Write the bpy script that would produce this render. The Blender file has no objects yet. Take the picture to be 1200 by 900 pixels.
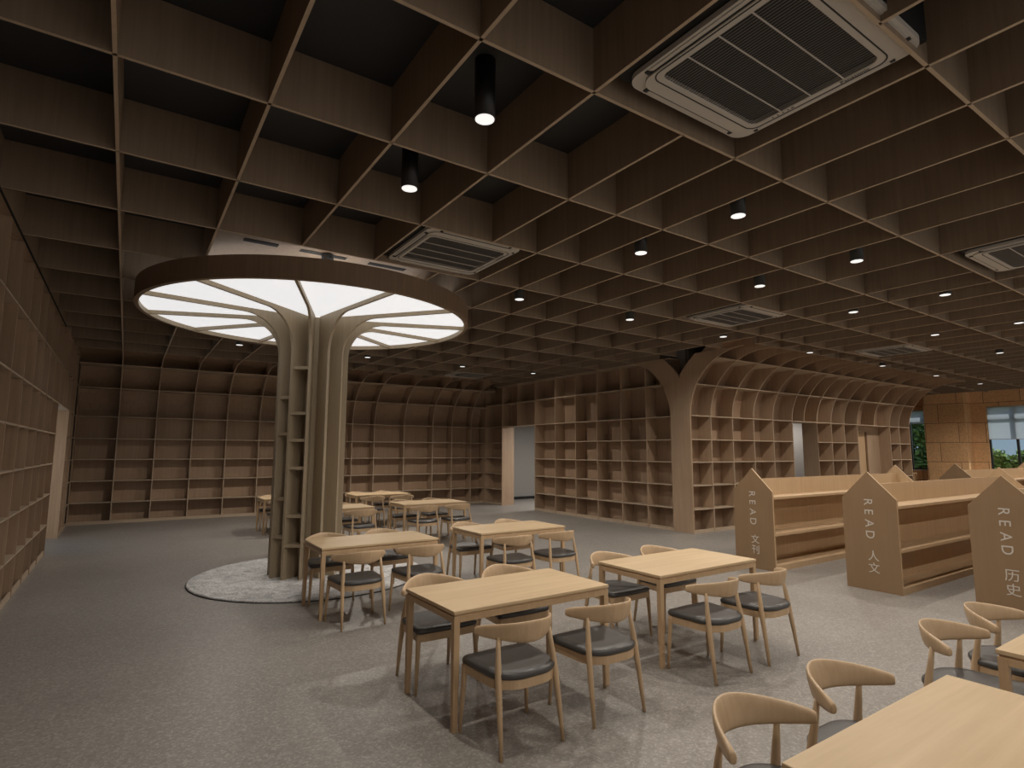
import bpy, math, random
from mathutils import Matrix, Vector
random.seed(7)
C = bpy.context.scene.collection
PI = math.pi

# ------------------------------------------------------------------ materials
def new_mat(name):
    m = bpy.data.materials.new(name); m.use_nodes = True
    nt = m.node_tree; b = nt.nodes['Principled BSDF']
    return m, nt, b

def plain(name, col, rough=.5, metal=0.0, emis=None, es=0.0, spec=None):
    m, nt, b = new_mat(name)
    b.inputs['Base Color'].default_value = (*col, 1)
    b.inputs['Roughness'].default_value = rough
    b.inputs['Metallic'].default_value = metal
    if spec is not None: b.inputs['Specular IOR Level'].default_value = spec
    if emis:
        b.inputs['Emission Color'].default_value = (*emis, 1)
        b.inputs['Emission Strength'].default_value = es
    return m

def wood(name, dark, light, grain='Z', scale=1.0, rough=.5, streak=26, board=None, patch=.35):
    """veneer: fine streaks along the grain axis plus slow colour drift"""
    m, nt, b = new_mat(name)
    N, Lk = nt.nodes, nt.links
    tc = N.new('ShaderNodeTexCoord')
    mp = N.new('ShaderNodeMapping')
    s = [streak * scale] * 3
    s['XYZ'.index(grain)] = 1.1 * scale
    mp.inputs['Scale'].default_value = s
    Lk.new(tc.outputs['Object'], mp.inputs['Vector'])
    n1 = N.new('ShaderNodeTexNoise'); n1.inputs['Scale'].default_value = 1.0
    n1.inputs['Detail'].default_value = 5; n1.inputs['Roughness'].default_value = .6
    n1.inputs['Distortion'].default_value = .25
    Lk.new(mp.outputs[0], n1.inputs['Vector'])
    n2 = N.new('ShaderNodeTexNoise'); n2.inputs['Scale'].default_value = 1.3
    n2.inputs['Detail'].default_value = 2
    Lk.new(tc.outputs['Object'], n2.inputs['Vector'])
    mx = N.new('ShaderNodeMix'); mx.data_type = 'FLOAT'
    mx.inputs['Factor'].default_value = patch
    Lk.new(n1.outputs['Fac'], mx.inputs['A']); Lk.new(n2.outputs['Fac'], mx.inputs['B'])
    cr = N.new('ShaderNodeValToRGB')
    cr.color_ramp.elements[0].position = .33; cr.color_ramp.elements[0].color = (*dark, 1)
    cr.color_ramp.elements[1].position = .68; cr.color_ramp.elements[1].color = (*light, 1)
    Lk.new(mx.outputs['Result'], cr.inputs[0])
    Lk.new(cr.outputs[0], b.inputs['Base Color'])
    b.inputs['Roughness'].default_value = rough
    b.inputs['Specular IOR Level'].default_value = .35
    bp = N.new('ShaderNodeBump'); bp.inputs['Strength'].default_value = .04; bp.inputs['Distance'].default_value = .002
    Lk.new(n1.outputs['Fac'], bp.inputs['Height']); Lk.new(bp.outputs[0], b.inputs['Normal'])
    return m

M = {}
M['wall_wood'] = wood('shelf_veneer', (.36, .245, .160), (.46, .33, .225), 'Z', rough=.55)
M['back_wood'] = wood('shelf_back_veneer', (.33, .215, .140), (.44, .31, .208), 'Z', rough=.55)
M['lit_edge_wood'] = wood('lit_edge_ply', (.41, .315, .225), (.49, .38, .275), 'X', rough=.55)  # pale plywood edge, lightened further for edges that face the light
M['shaded_beam_wood'] = wood('shaded_beam_veneer', (.22, .160, .110), (.30, .224, .160), 'Z', rough=.6)  # same wood as the shelves, dim ceiling light put into the colour
M['tree_wood'] = wood('tree_veneer', (.36, .285, .19), (.44, .355, .245), 'Z', rough=.5)
M['ring_wood'] = wood('ring_veneer', (.20, .135, .088), (.27, .185, .125), 'Z', rough=.5)
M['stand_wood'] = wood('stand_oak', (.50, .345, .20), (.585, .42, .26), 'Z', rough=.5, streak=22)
M['stand_shaded'] = wood('stand_oak_shaded', (.235, .148, .080), (.265, .170, .093), 'Z', rough=.6, streak=20, patch=.6)  # stand oak darkened: shade of the unlit end face in the colour
M['table_wood'] = wood('table_oak', (.56, .405, .235), (.68, .51, .32), 'X', rough=.42, streak=16)
M['table_leg_wood'] = wood('table_leg_oak', (.50, .335, .19), (.60, .42, .25), 'Z', rough=.45)
M['chair_wood'] = wood('chair_oak', (.50, .345, .205), (.61, .44, .275), 'Z', rough=.4, streak=40)
M['rail_wood'] = wood('chair_rail_oak', (.50, .345, .205), (.62, .45, .285), 'Z', rough=.38, streak=34)
M['pad'] = plain('dark_leather', (.062, .058, .055), .4)
M['black'] = plain('black_metal', (.012, .012, .013), .45)
M['void'] = plain('black_cavity', (.004, .004, .004), .9)
M['ac_white'] = plain('ac_plastic', (.50, .47, .43), .45)
M['ac_gap'] = plain('ac_gap', (.02, .02, .02), .7)
M['ac_slat'] = plain('ac_slat', (.16, .15, .14), .5)
M['grey_wall'] = plain('grey_plaster', (.30, .285, .265), .9)
M['slab'] = plain('dark_soffit_paint', (.032, .033, .037), .6)
M['letter'] = plain('pale_lettering', (.55, .50, .44), .5)
M['win_frame'] = plain('dark_window_frame', (.02, .022, .024), .4)
M['sill'] = plain('pale_sill', (.55, .53, .5), .5)
M['logo'] = plain('logo_grey', (.015, .015, .015), .5)
M['lens'] = plain('lamp_lens', (.8, .8, .8), .5, emis=(1, .985, .95), es=.86)
M['diffuser'] = plain('lit_diffuser', (.8, .8, .8), .6, emis=(.975, .985, 1.0), es=.74)
M['plenum'] = plain('black_surround', (.006, .006, .006), .8)

def glass_mat():
    m = bpy.data.materials.new('window_glass'); m.use_nodes = True
    nt = m.node_tree; nt.nodes.clear()
    o = nt.nodes.new('ShaderNodeOutputMaterial'); t = nt.nodes.new('ShaderNodeBsdfTransparent')
    t.inputs[0].default_value = (.86, .90, .92, 1)
    g = nt.nodes.new('ShaderNodeBsdfGlossy'); g.inputs['Roughness'].default_value = .02
    mx = nt.nodes.new('ShaderNodeMixShader'); mx.inputs[0].default_value = .05
    nt.links.new(t.outputs[0], mx.inputs[1]); nt.links.new(g.outputs[0], mx.inputs[2]); nt.links.new(mx.outputs[0], o.inputs[0])
    return m
M['glass'] = glass_mat()

def blind_mat():
    m = bpy.data.materials.new('blind_cloth'); m.use_nodes = True
    nt = m.node_tree; nt.nodes.clear(); N = nt.nodes; L = nt.links
    o = N.new('ShaderNodeOutputMaterial')
    d = N.new('ShaderNodeBsdfDiffuse'); d.inputs[0].default_value = (.78, .80, .82, 1)
    t = N.new('ShaderNodeBsdfTranslucent'); t.inputs[0].default_value = (.80, .84, .88, 1)
    tr = N.new('ShaderNodeBsdfTransparent')
    a = N.new('ShaderNodeMixShader'); a.inputs[0].default_value = .8
    b = N.new('ShaderNodeMixShader'); b.inputs[0].default_value = .18
    L.new(d.outputs[0], a.inputs[1]); L.new(t.outputs[0], a.inputs[2])
    L.new(a.outputs[0], b.inputs[1]); L.new(tr.outputs[0], b.inputs[2]); L.new(b.outputs[0], o.inputs[0])
    return m
M['blind'] = blind_mat()

def terrazzo():
    m, nt, b = new_mat('terrazzo_floor'); N, L = nt.nodes, nt.links
    tc = N.new('ShaderNodeTexCoord')
    v = N.new('ShaderNodeTexVoronoi'); v.inputs['Scale'].default_value = 70; v.inputs['Randomness'].default_value = 1
    L.new(tc.outputs['Object'], v.inputs['Vector'])
    sep = N.new('ShaderNodeSeparateColor'); L.new(v.outputs['Color'], sep.inputs[0])
    cr = N.new('ShaderNodeValToRGB'); e = cr.color_ramp.elements
    e[0].position = .0; e[0].color = (.232, .211, .190, 1); e[1].position = 1; e[1].color = (.37, .345, .318, 1)
    for p, c in ((.45, (.275, .252, .228)), (.8, (.305, .281, .256)), (.9, (.36, .335, .308))):
        k = e.new(p); k.color = (*c, 1)
    L.new(sep.outputs[0], cr.inputs[0])
    n = N.new('ShaderNodeTexNoise'); n.inputs['Scale'].default_value = 120; n.inputs['Detail'].default_value = 3
    L.new(tc.outputs['Object'], n.inputs['Vector'])
    n2 = N.new('ShaderNodeTexNoise'); n2.inputs['Scale'].default_value = .8; n2.inputs['Detail'].default_value = 3
    L.new(tc.outputs['Object'], n2.inputs['Vector'])
    ad = N.new('ShaderNodeMath'); ad.operation = 'ADD'; L.new(n.outputs['Fac'], ad.inputs[0]); L.new(n2.outputs['Fac'], ad.inputs[1])
    mr = N.new('ShaderNodeMapRange'); mr.inputs['From Min'].default_value = .6; mr.inputs['From Max'].default_value = 1.4
    mr.inputs['To Min'].default_value = .85; mr.inputs['To Max'].default_value = 1.13
    L.new(ad.outputs[0], mr.inputs[0])
    mx = N.new('ShaderNodeMix'); mx.data_type = 'RGBA'; mx.blend_type = 'MULTIPLY'; mx.inputs['Factor'].default_value = 1
    L.new(cr.outputs[0], mx.inputs['A']); L.new(mr.outputs[0], mx.inputs['B'])
    L.new(mx.outputs['Result'], b.inputs['Base Color'])
    b.inputs['Roughness'].default_value = .42
    b.inputs['Specular IOR Level'].default_value = .35
    return m
M['floor'] = terrazzo()

def osb():
    m, nt, b = new_mat('strand_board'); N, L = nt.nodes, nt.links
    tc = N.new('ShaderNodeTexCoord'); sx = N.new('ShaderNodeSeparateXYZ'); cb = N.new('ShaderNodeCombineXYZ')
    L.new(tc.outputs['Object'], sx.inputs[0])
    ad = N.new('ShaderNodeMath'); ad.operation = 'ADD'
    L.new(sx.outputs['X'], ad.inputs[0]); L.new(sx.outputs['Y'], ad.inputs[1])
    L.new(ad.outputs[0], cb.inputs['X']); L.new(sx.outputs['Z'], cb.inputs['Y'])
    br = N.new('ShaderNodeTexBrick'); br.inputs['Scale'].default_value = 1
    br.inputs['Color1'].default_value = (.60, .34, .155, 1); br.inputs['Color2'].default_value = (.78, .47, .24, 1)
    br.inputs['Mortar'].default_value = (.12, .05, .02, 1); br.inputs['Mortar Size'].default_value = .008
    br.inputs['Brick Width'].default_value = 1.05; br.inputs['Row Height'].default_value = .72
    br.offset = .42
    L.new(cb.outputs[0], br.inputs['Vector'])
    n = N.new('ShaderNodeTexVoronoi'); n.inputs['Scale'].default_value = 34; L.new(tc.outputs['Object'], n.inputs['Vector'])
    sc = N.new('ShaderNodeSeparateColor'); L.new(n.outputs['Color'], sc.inputs[0])
    mr = N.new('ShaderNodeMapRange'); mr.inputs['To Min'].default_value = .85; mr.inputs['To Max'].default_value = 1.12
    L.new(sc.outputs[0], mr.inputs[0])
    mx = N.new('ShaderNodeMix'); mx.data_type = 'RGBA'; mx.blend_type = 'MULTIPLY'; mx.inputs['Factor'].default_value = 1
    L.new(br.outputs['Color'], mx.inputs['A']); L.new(mr.outputs[0], mx.inputs['B'])
    L.new(mx.outputs['Result'], b.inputs['Base Color']); b.inputs['Roughness'].default_value = .7
    return m
M['osb'] = osb()

def rug_mat():
    m, nt, b = new_mat('rug_pile'); N, L = nt.nodes, nt.links
    tc = N.new('ShaderNodeTexCoord')
    n = N.new('ShaderNodeTexNoise'); n.inputs['Scale'].default_value = 38; n.inputs['Detail'].default_value = 4
    L.new(tc.outputs['Object'], n.inputs['Vector'])
    n2 = N.new('ShaderNodeTexNoise'); n2.inputs['Scale'].default_value = 5; n2.inputs['Detail'].default_value = 3
    n2.inputs['Distortion'].default_value = 1.2
    L.new(tc.outputs['Object'], n2.inputs['Vector'])
    ad = N.new('ShaderNodeMath'); ad.operation = 'ADD'; L.new(n.outputs['Fac'], ad.inputs[0]); L.new(n2.outputs['Fac'], ad.inputs[1])
    cr = N.new('ShaderNodeValToRGB'); e = cr.color_ramp.elements
    e[0].position = .38; e[0].color = (.42, .41, .40, 1); e[1].position = .60; e[1].color = (.80, .78, .76, 1)
    mh = N.new('ShaderNodeMath'); mh.operation = 'MULTIPLY'; mh.inputs[1].default_value = .5; L.new(ad.outputs[0], mh.inputs[0])
    L.new(mh.outputs[0], cr.inputs[0]); L.new(cr.outputs[0], b.inputs['Base Color'])
    b.inputs['Roughness'].default_value = .95; b.inputs['Specular IOR Level'].default_value = .05
    bp = N.new('ShaderNodeBump'); bp.inputs['Strength'].default_value = .9; bp.inputs['Distance'].default_value = .02
    L.new(ad.outputs[0], bp.inputs['Height']); L.new(bp.outputs[0], b.inputs['Normal'])
    return m
M['rug'] = rug_mat()
M['rug_edge'] = plain('rug_dark_binding', (.06, .06, .06), .9)

def leaf_mat(name, c1, c2):
    m, nt, b = new_mat(name); N, L = nt.nodes, nt.links
    tc = N.new('ShaderNodeTexCoord'); n = N.new('ShaderNodeTexNoise'); n.inputs['Scale'].default_value = 2.2; n.inputs['Detail'].default_value = 5
    L.new(tc.outputs['Object'], n.inputs['Vector'])
    cr = N.new('ShaderNodeValToRGB'); cr.color_ramp.elements[0].position = .35; cr.color_ramp.elements[0].color = (*c1, 1)
    cr.color_ramp.elements[1].position = .65; cr.color_ramp.elements[1].color = (*c2, 1)
    L.new(n.outputs['Fac'], cr.inputs[0]); L.new(cr.outputs[0], b.inputs['Base Color']); b.inputs['Roughness'].default_value = .7
    return m
M['leaf_dark'] = leaf_mat('leaf_dark', (.05, .15, .05), (.25, .50, .17))
M['leaf_light'] = leaf_mat('leaf_light', (.16, .30, .06), (.36, .52, .14))
M['bark'] = plain('bark', (.10, .07, .05), .9)
M['ground'] = plain('ground_green', (.12, .17, .06), .95)

# ------------------------------------------------------------------ mesh helper
class MB:
    def __init__(s): s.v = []; s.f = []; s.mi = []; s.sm = []
    def add(s, vs, fs, mi=0, smooth=False):
        k = len(s.v); s.v += [tuple(v) for v in vs]
        for f in fs: s.f.append(tuple(i + k for i in f)); s.mi.append(mi); s.sm.append(smooth)
        return s
    def box(s, x0, y0, z0, x1, y1, z1, mi=0):
        v = [(x, y, z) for x in (x0, x1) for y in (y0, y1) for z in (z0, z1)]
        return s.add(v, [(0, 1, 3, 2), (4, 6, 7, 5), (0, 4, 5, 1), (2, 3, 7, 6), (0, 2, 6, 4), (1, 5, 7, 3)], mi)
    def prism(s, poly, fn, t0, t1, mi=0, rim=None):
        """poly in 2D extruded from t0 to t1; fn(a, b, t) -> xyz"""
        n = len(poly)
        v = [fn(a, b, t0) for a, b in poly] + [fn(a, b, t1) for a, b in poly]
        s.add(v, [tuple(range(n))[::-1], tuple(range(n, 2 * n))], mi)
        k = len(s.v) - 2 * n
        for i in range(n):
            j = (i + 1) % n
            s.f.append((k + i, k + j, k + n + j, k + n + i)); s.mi.append(mi if rim is None else rim); s.sm.append(False)
        return s
    def strip(s, A, B, fn, t0, t1, mi=0, rim=None):
        """curved plate between matched outlines A and B (2D), extruded"""
        n = len(A)
        v = [fn(a, b, t) for t in (t0, t1) for a, b in A] + [fn(a, b, t) for t in (t0, t1) for a, b in B]
        k = len(s.v); s.v += v
        r = mi if rim is None else rim
        def q(f, m): s.f.append(tuple(k + i for i in f)); s.mi.append(m); s.sm.append(False)
        for i in range(n - 1):
            a0, a1 = i, i + 1; b0, b1 = 2 * n + i, 2 * n + i + 1
            q((a0, a1, b1, b0), mi); q((a0 + n, b0 + n, b1 + n, a1 + n), mi)
            q((a0, a0 + n, a1 + n, a1), r); q((b0, b1, b1 + n, b0 + n), r)
        q((0, 2 * n, 3 * n, n), r); q((n - 1, 2 * n - 1, 4 * n - 1, 3 * n - 1), r)
        return s
    def lathe(s, prof, cx=0, cy=0, seg=24, mi=0, cap=True, smooth=True):
        k = len(s.v)
        for r, z in prof:
            for j in range(seg):
                a = 2 * PI * j / seg; s.v.append((cx + r * math.cos(a), cy + r * math.sin(a), z))
        for i in range(len(prof) - 1):
            for j in range(seg):
                j2 = (j + 1) % seg
                s.f.append((k + i * seg + j, k + i * seg + j2, k + (i + 1) * seg + j2, k + (i + 1) * seg + j)); s.mi.append(mi); s.sm.append(smooth)
        if cap:
            s.f.append(tuple(k + j for j in range(seg))[::-1]); s.mi.append(mi); s.sm.append(False)
            e = k + (len(prof) - 1) * seg
            s.f.append(tuple(e + j for j in range(seg))); s.mi.append(mi); s.sm.append(False)
        return s
    def tube(s, pts, rad, seg=10, mi=0):
        k = len(s.v); n = len(pts); P = [Vector(p) for p in pts]
        for i, p in enumerate(P):
            d = (P[min(i + 1, n - 1)] - P[max(i - 1, 0)]).normalized()
            u = d.orthogonal().normalized() if i == 0 else (u - d * u.dot(d)).normalized()
            w = d.cross(u)
            for j in range(seg):
                a = 2 * PI * j / seg; s.v.append(tuple(p + rad[i] * (math.cos(a) * u + math.sin(a) * w)))
        for i in range(n - 1):
            for j in range(seg):
                j2 = (j + 1) % seg
                s.f.append((k + i * seg + j, k + i * seg + j2, k + (i + 1) * seg + j2, k + (i + 1) * seg + j)); s.mi.append(mi); s.sm.append(True)
        s.f.append(tuple(k + j for j in range(seg))[::-1]); s.mi.append(mi); s.sm.append(False)
        s.f.append(tuple(k + (n - 1) * seg + j for j in range(seg))); s.mi.append(mi); s.sm.append(False)
        return s
    def rings(s, R, mi=0, smooth=True):
        """closed loops of equal length joined, both ends capped"""
        k = len(s.v); n = len(R[0])
        for r in R: s.v += [tuple(p) for p in r]
        for i in range(len(R) - 1):
            for j in range(n):
                j2 = (j + 1) % n
                s.f.append((k + i * n + j, k + i * n + j2, k + (i + 1) * n + j2, k + (i + 1) * n + j)); s.mi.append(mi); s.sm.append(smooth)
        s.f.append(tuple(k + j for j in range(n))[::-1]); s.mi.append(mi); s.sm.append(smooth)
        e = k + (len(R) - 1) * n
        s.f.append(tuple(e + j for j in range(n))); s.mi.append(mi); s.sm.append(smooth)
        return s
    def build(s, name, mats, parent=None, loc=(0, 0, 0), bevel=0):
        me = bpy.data.meshes.new(name); me.from_pydata(s.v, [], s.f)
        if not isinstance(mats, (list, tuple)): mats = [mats]
        for m in mats: me.materials.append(M[m])
        me.polygons.foreach_set('material_index', s.mi); me.polygons.foreach_set('use_smooth', s.sm)
        me.update()
        import bmesh
        bm = bmesh.new(); bm.from_mesh(me); bmesh.ops.recalc_face_normals(bm, faces=bm.faces); bm.to_mesh(me); bm.free()
        o = bpy.data.objects.new(name, me); C.objects.link(o); o.location = loc
        if parent is not None: o.parent = parent
        if bevel:
            b = o.modifiers.new('edge', 'BEVEL'); b.width = bevel; b.segments = 2; b.limit_method = 'ANGLE'; b.angle_limit = math.radians(50)
        return o

def thing(name, label, cat, loc=(0, 0, 0), rz=0, group=None):
    o = bpy.data.objects.new(name, None); o.empty_display_size = .1; C.objects.link(o)
    o.location = loc; o.rotation_euler = (0, 0, rz)
    return tag(o, label, cat, group)
def tag(o, label, cat, group=None):
    o['label'] = label; o['category'] = cat
    if group: o['group'] = group
    return o
def struct(o, label=None):
    o['kind'] = 'structure'
    if label: o['label'] = label
    return o
def copy_thing(src, loc, rz, label, group=None):
    r = src.copy(); C.objects.link(r); r.location = loc; r.rotation_euler = (0, 0, rz); r['label'] = label
    if group: r['group'] = group
    for ch in list(src.children):
        c = ch.copy(); C.objects.link(c); c.parent = r
        for g in list(ch.children):
            d = g.copy(); C.objects.link(d); d.parent = c
    return r

# ------------------------------------------------------------------ dimensions
H = 3.98          # underside of the ceiling lattice
TOP = 4.40        # dark soffit above it
XD, YC, XA, YB = -1.03, 17.25, 10.45, 8.34   # front planes of the wall shelves
XE = 26.0
DEP = .38
R0 = 1.40
ROWS = [.51, 1.03, 1.55, 2.06, 2.60]
T = .022

# ------------------------------------------------------------------ room shell
f = MB().box(-1.6, -5, -.1, XE + .3, 18.4, 0).build('floor', 'floor'); struct(f)
c = MB().box(-1.6, -5, TOP, XE + .3, 18.4, TOP + .15).build('ceiling', 'slab'); struct(c)
w = MB().box(-1.6, -5, 0, -1.44, 12.7, TOP).box(-1.6, 12.7, 2.62, -1.44, 15.0, TOP).box(-1.6, 15.0, 0, -1.44, 18.4, TOP).build('wall_left', 'grey_wall'); struct(w)
w = MB().box(-1.44, YC + DEP + .03, 0, XA + DEP, 18.0, TOP).box(XA + DEP, 17.8, 0, XE, 18.0, TOP).build('wall_back', 'grey_wall'); struct(w)
# walls behind shelf runs A and B
w = MB().box(XA + DEP + .01, 8.75, 0, XA + DEP + .1, 14.24, TOP).box(XA + DEP + .01, 14.24, 2.62, XA + DEP + .1, 16.1, TOP)\
        .box(XA + DEP + .01, 16.1, 0, XA + DEP + .1, 17.8, TOP).build('wall_inner', 'grey_wall'); struct(w)
w = MB().box(XA + DEP + .1, 8.725, 0, 14.56, 8.76, TOP).box(14.56, 8.725, 2.62, 15.78, 8.76, TOP).box(15.78, 8.725, 0, 18.12, 8.76, TOP)\
        .box(18.12, 8.725, 2.5, 19.35, 8.76, TOP).box(19.35, 8.725, 0, 21.6, 8.76, TOP).box(21.5, 8.76, 0, 21.6, 17.8, TOP).build('wall_middle', 'grey_wall'); struct(w)
# low ceiling and a partition in the rooms behind
w = MB().box(XA + DEP + .1, 8.84, 2.9, 21.5, 17.8, 2.95).build('ceiling_corridor', 'grey_wall'); struct(w)
w = MB().box(14.70, 10.3, 0, 14.80, 17.8, 2.9).box(14.8, 10.3, 0, 21.5, 10.4, 2.9).build('wall_corridor', 'grey_wall'); struct(w)
w = MB().box(13.9, 17.76, 0, XA + DEP + .1, 17.8, .10).build('baseboard_corridor', 'black'); struct(w)

# end wall with two windows (plane x = XE), strand-board clad
wy = [(9.45, 11.6), (4.9, 7.55)]       # window openings in y
zb, zt = 1.12, 3.46
e = MB()
for y0, y1 in ((-5, .3), (2.9, wy[1][0]), (wy[1][1], wy[0][0]), (wy[0][1], 18.4)):
    e.box(XE, y0, 0, XE + .25, y1, TOP)
for y0, y1 in ((.3, 2.9), wy[1], wy[0]):
    e.box(XE, y0, 0, XE + .25, y1, zb); e.box(XE, y0, zt, XE + .25, y1, TOP)
struct(e.build('wall_right', 'osb'))
struct(MB().box(XE - .62, 8.0, 0, XE, 9.3, TOP).build('wall_right_pier', 'osb'))
struct(MB().box(21.6, 12.2, 0, XE, 12.4, TOP).build('wall_far', 'osb'))
for k, (y0, y1) in enumerate([wy[0], wy[1], (.3, 2.9)]):
    fr = MB(); t = .05; xm = XE + .12
    fr.box(xm - .04, y0, zb, xm + .04, y0 + t, zt).box(xm - .04, y1 - t, zb, xm + .04, y1, zt)
    fr.box(xm - .04, y0, zb, xm + .04, y1, zb + t).box(xm - .04, y0, zt - t, xm + .04, y1, zt)
    for mm in ((y0 + (y1 - y0) * .36, ) if k == 0 else (y1 - .8, y1 - 1.62)):
        if k == 0: mm = 9.45 + .62
        fr.box(xm - .04, mm - .035, zb, xm + .04, mm + .035, zt)
    fr.box(xm - .03, y0, 3.02, xm + .03, y1, 3.07)
    win = fr.build('window_%d' % (k + 1), 'win_frame'); struct(win)
    g = MB().box(xm - .006, y0 + .02, zb + .02, xm + .006, y1 - .02, zt - .02).build('window_glass', 'glass', win); g['kind'] = 'structure'
    s = MB().box(XE - .06, y0 - .03, zb - .035, XE + .1, y1 + .03, zb).build('window_sill', 'sill', win); s['kind'] = 'structure'
    zbl = (2.92, 2.28, 2.3)[k]
    lab = ('narrow half-lowered white roller blind on the window next to the curved bookshelf',
           'wide white roller blind lowered over half of the window at the photo edge',
           'white roller blind on the window nearest the front of the room')[k]
    bt = thing('roller_blind', lab, 'blind', (XE + .03, (y0 + y1) / 2, zt), 0, 'roller blinds on the end wall windows')
    hw = (y1 - y0) / 2 - .02
    MB().box(-.003, -hw, zbl - zt, .003, hw, -.03).build('blind_cloth', 'blind', bt)
    MB().tube([(0, -hw, -.02), (0, hw, -.02)], [.02, .02]).build('roller', 'sill', bt)
    MB().box(-.012, -hw, zbl - zt - .02, .012, hw, zbl - zt).build('bottom_rail', 'sill', bt)

# ------------------------------------------------------------------ ceiling lattice
XB = [-.20, .61, 1.43, 2.24, 3.07, 3.65, 4.28, 4.99, 5.71, 6.40, 7.40, 8.42, 9.12, 9.83, 10.55, 11.38, 12.22, 13.0, 13.85, 14.65, 15.25,
      15.9, 16.6, 17.3, 18.05, 19.1, 20.12, 20.8, 21.55, 22.3, 23.1, 23.95, 24.7, 25.35]
YBm = [-3.84, -2.58, -1.33, -.08, 1.18, 2.43, 3.68, 4.93, 6.18, 7.45, 8.70, 10.0, 11.3, 12.6, 13.88, 15.15]
ACS = [(2.95, 1.72), (2.95, 5.60), (8.30, 5.62), (14.0, 5.62), (8.30, 1.74), (8.30, 14.55)]
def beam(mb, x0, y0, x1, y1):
    mb.box(x0, y0, H + .002, x1, y1, TOP - .002); mb.box(x0, y0, H, x1, y1, H + .002, 1)  # paler underside strip: floor bounce put into the colour
YEND = 15.85
def ylines_for(x):
    """pieces (y0, y1) of a beam running in y at x, leaving out air-conditioner cells"""
    yend = YEND if x < XA else 6.70
    if x > 21.6: yend = 12.2
    cuts = []
    for cx, cy in ACS:
        xs = [a for a in XB]
        lo = [a for a in xs if a < cx - .5][-1]; hi = [a for a in xs if a > cx + .5][0]
        if lo < x < hi:
            ylo = [a for a in YBm if a < cy][-1]; yhi = [a for a in YBm if a > cy][0]
            cuts.append((ylo, yhi))
    if .9 < x < 3.0: cuts.append((6.18, 11.3))
    cuts.sort(); out = []; y = -4.9
    for a, b in cuts:
        out.append((y, a)); y = b
    out.append((y, yend)); return out
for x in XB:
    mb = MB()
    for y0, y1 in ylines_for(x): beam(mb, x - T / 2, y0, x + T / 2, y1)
    o = mb.build('lattice_beam', ['shaded_beam_wood', 'lit_edge_wood'], c); o['kind'] = 'structure'
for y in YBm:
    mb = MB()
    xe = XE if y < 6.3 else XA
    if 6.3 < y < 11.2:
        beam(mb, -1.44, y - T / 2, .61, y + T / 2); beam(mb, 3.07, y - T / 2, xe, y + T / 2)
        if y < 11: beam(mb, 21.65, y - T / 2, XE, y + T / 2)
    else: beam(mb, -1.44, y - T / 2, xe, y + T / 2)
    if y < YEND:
        o = mb.build('lattice_beam', ['shaded_beam_wood', 'lit_edge_wood'], c); o['kind'] = 'structure'
o = MB().box(XA, 6.69, H, 21.6, 6.72, TOP - .002).build('lattice_header', 'shaded_beam_wood', c); o['kind'] = 'structure'
# closed board infill above the tree lamp, with air slots
o = MB().box(.62, 6.2, H + .12, 3.06, 11.28, H + .15).build('infill_board', 'shaded_beam_wood', c); o['kind'] = 'structure'
for a, b in ((.92, 1.28), (1.52, 2.06), (2.34, 2.82)):
    s = MB().box(a, 6.62, H + .114, b, 6.71, H + .121).build('air_slot', 'void', c); s['kind'] = 'structure'
s = MB().box(XD + .001, -1.4, H - .028, XD + .010, 12.7, H - .002).build('trim_1', 'void'); struct(s)

def text_obj(name, body, size, mat4, parent, mat='letter', spacing=1.0, line=1.0, ex=.002):
    cu = bpy.data.curves.new(name, 'FONT'); cu.body = body; cu.size = size; cu.extrude = ex
    cu.space_character = spacing; cu.space_line = line; cu.align_x = 'LEFT'
    tmp = bpy.data.objects.new(name, cu); C.objects.link(tmp); cu.materials.append(M[mat])
    bpy.context.view_layer.update()
    me = bpy.data.meshes.new_from_object(tmp.evaluated_get(bpy.context.evaluated_depsgraph_get()))
    bpy.data.objects.remove(tmp); me.name = name
    o = bpy.data.objects.new(name, me); C.objects.link(o); o.parent = parent
    o.matrix_local = mat4
    return o
# ------------------------------------------------------------------ ceiling cassettes
def rr(x0, y0, x1, y1, r, n=6):
    out = []
    for cx, cy, a0 in ((x1 - r, y1 - r, 0), (x0 + r, y1 - r, 90), (x0 + r, y0 + r, 180), (x1 - r, y0 + r, 270)):
        for i in range(n + 1):
            a = math.radians(a0 + 90 * i / n); out.append((cx + r * math.cos(a), cy + r * math.sin(a)))
    return out
def frame_ring(mb, o, i, z0, z1, mi=0):
    n = len(o); k = len(mb.v)
    for z in (z0, z1):
        mb.v += [(a, b, z) for a, b in o]; mb.v += [(a, b, z) for a, b in i]
    def q(*f): mb.f.append(tuple(k + x for x in f)); mb.mi.append(mi); mb.sm.append(False)
    for a in range(n):
        b = (a + 1) % n
        q(a, b, n + b, n + a); q(2 * n + a, 3 * n + a, 3 * n + b, 2 * n + b)
        q(a, 2 * n + a, 2 * n + b, b); q(n + a, n + b, 3 * n + b, 3 * n + a)
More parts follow.
